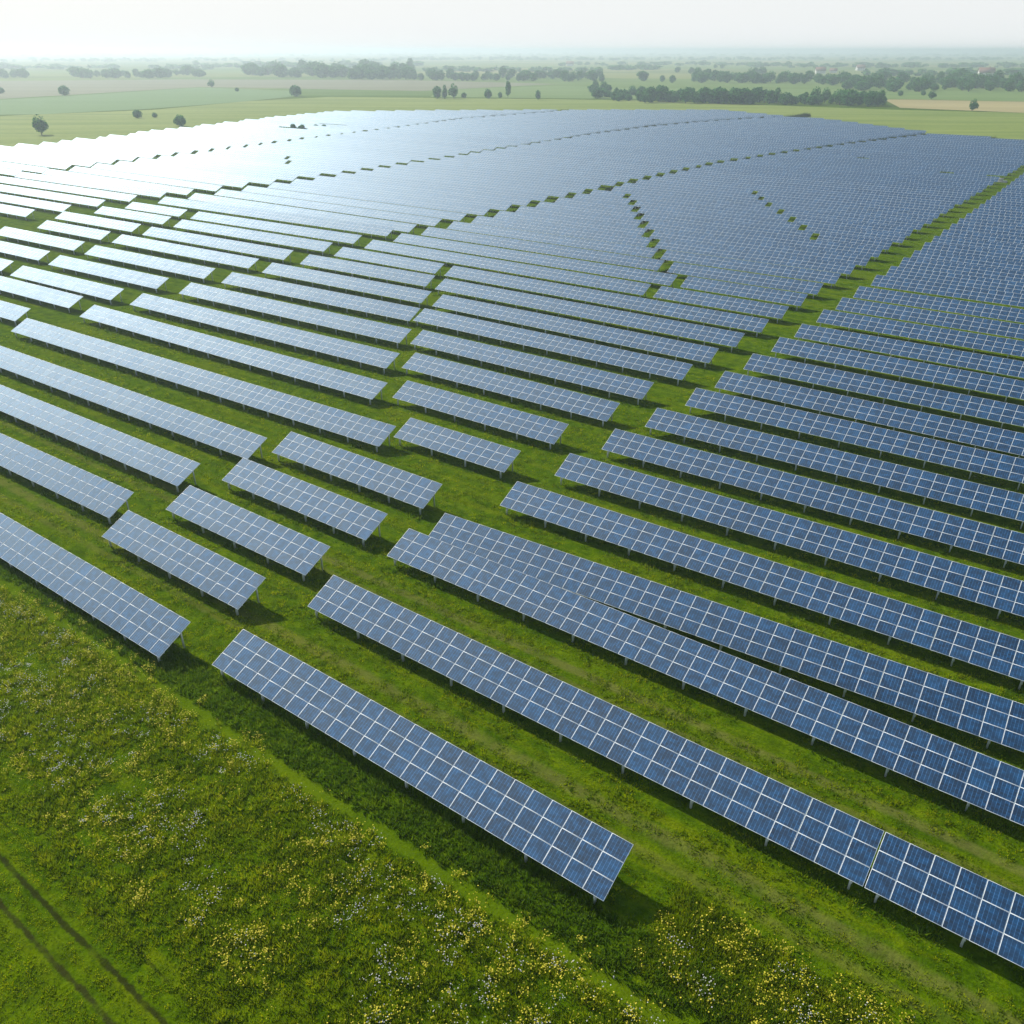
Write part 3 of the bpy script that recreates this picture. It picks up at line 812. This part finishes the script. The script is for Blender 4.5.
# ------------------------------------------------------------------ buildings
M_WALL = simple('white_render', (0.75, 0.73, 0.68), 0.8, 0, 0.05)
M_ROOF = simple('roof_tiles', (0.22, 0.12, 0.09), 0.8, 0, 0.2)
M_WIN = simple('window_glass', (0.03, 0.04, 0.05), 0.2)
def house(u, v, wpx, label):
    x, y = ground_at(u, v); k = math.hypot(y, CAM_H) / F_PX
    w = wpx * k; d = w * 0.6; hw = w * 0.34; hr = w * 0.26
    o = link('farmhouse', None, None, (x, y, 0), (0, 0, random.uniform(-0.5, 0.5)))
    V = np.array([(-w/2,-d/2,0),(w/2,-d/2,0),(w/2,d/2,0),(-w/2,d/2,0),(-w/2,-d/2,hw),(w/2,-d/2,hw),(w/2,d/2,hw),(-w/2,d/2,hw),(-w/2,0,hw+hr),(w/2,0,hw+hr)])
    me = bpy.data.meshes.new('wall'); me.from_pydata([tuple(p) for p in V], [], [(0,1,5,4),(1,2,6,9,5),(2,3,7,6),(3,0,4,8,7)]); me.materials.append(M_WALL); me.update(); link('wall', me, o)
    e, t = 0.06 * w, 0.02 * w
    bg_ = Bag()
    for s in (-1, 1):
        a = [(-w/2 - e, s*(d/2 + e), hw - e * .9), (w/2 + e, s*(d/2 + e), hw - e * .9), (w/2 + e, 0, hw + hr + t*.4), (-w/2 - e, 0, hw + hr + t*.4)]
        V2 = np.array(a + [(p[0], p[1], p[2] + t) for p in a]); bg_.add(V2, BOXF)
    rf = link('roof', bg_.mesh('roof', [M_ROOF]), o)
    cv, cq = beam((w*.2, d*.1, hw + hr*.5), (w*.2, d*.1, hw + hr*1.35), 0.06*w, 0.06*w); link('chimney', build_mesh('chimney', cv, cq, [M_ROOF]), rf)
    for i in range(3):
        cx = w * (-0.3 + 0.3 * i)
        cv, cq = beam((cx, -d/2 - 0.02, hw * .35), (cx, -d/2 - 0.02, hw * .8), 0.1*w, 0.1); link('window', build_mesh('window', cv, cq, [M_WIN]), o)
    return tag(o, label, 'house')
house(820, 73.5, 8, 'white farmhouse with steep roof behind the broken tree belt')
house(833, 73, 6, 'small pale farm building just beside the white farmhouse')
house(860, 70.5, 7, 'pale farm building on bare ground behind the wide wood')
house(985, 77, 12, 'long pale barn glimpsed between trees of the wide wood')
house(364, 74.5, 5, 'small white house in front of the dense hazy clump')
house(264, 74.5, 5, 'small white house at the foot of the pale hazy wood')
house(570, 66, 6, 'tiny white house on the hazy plain past the thin tree belt')

# pale concrete plinth in the lane
M_CONC = simple('pale_concrete', (0.62, 0.60, 0.52), 0.9)
px, py = to_world(-47.5, 366.5)
bg_ = Bag()
bg_.add(np.array([(-2.4, -1.4, 0), (2.4, -1.4, 0), (2.4, 1.4, 0), (-2.4, 1.4, 0), (-2.3, -1.3, 0.5), (2.3, -1.3, 0.5), (2.3, 1.3, 0.5), (-2.3, 1.3, 0.5)], float), BOXF)
bg_.add(np.array([(-1.6, -.8, .502), (1.0, -.8, .502), (1.0, .8, .502), (-1.6, .8, .502), (-1.6, -.8, 1.3), (1.0, -.8, 1.3), (1.0, .8, 1.3), (-1.6, .8, 1.3)], float), BOXF)
tag(link('junction_plinth', bg_.mesh('junction_plinth', [M_CONC]), None, (px, py, 0), (0, 0, TH)), 'pale concrete plinth at the far end of the straight grass lane', 'plinth')

# a line of scrub left in the break of the outermost block
for i in range(7):
    X = -434 + i * 3.2 + random.uniform(-1, 1); x, y = to_world(X, 377 + random.uniform(-9, 9))
    tree(x, y, random.uniform(2.2, 3.6), 'bush', 'dark low scrub bush growing in the break between glaring white panels', 'scrub in the break of the white panels', 'bush', 'bush')

# ------------------------------------------------------------------ haze: one closed box of air
def make_haze():
    m = bpy.data.materials.new('haze_air'); m.use_nodes = True; nt = m.node_tree
    nt.nodes.remove(nt.nodes['Principled BSDF'])
    v = nt.nodes.new('ShaderNodeVolumePrincipled')
    v.inputs['Color'].default_value = (0.79, 0.91, 1.0, 1)
    v.inputs['Density'].default_value = 3.0e-4
    v.inputs['Anisotropy'].default_value = 0.45
    nt.links.new(v.outputs[0], nt.nodes['Material Output'].inputs['Volume'])
    return m
HR, HT = 14500.0, 52.0
hv = np.array([(-HR, -HR, -1), (HR, -HR, -1), (HR, HR, -1), (-HR, HR, -1), (-HR, -HR, HT), (HR, -HR, HT), (HR, HR, HT), (-HR, HR, HT)], float)
tag(link('haze', build_mesh('haze', hv, BOXF, [make_haze()])), kind='stuff')
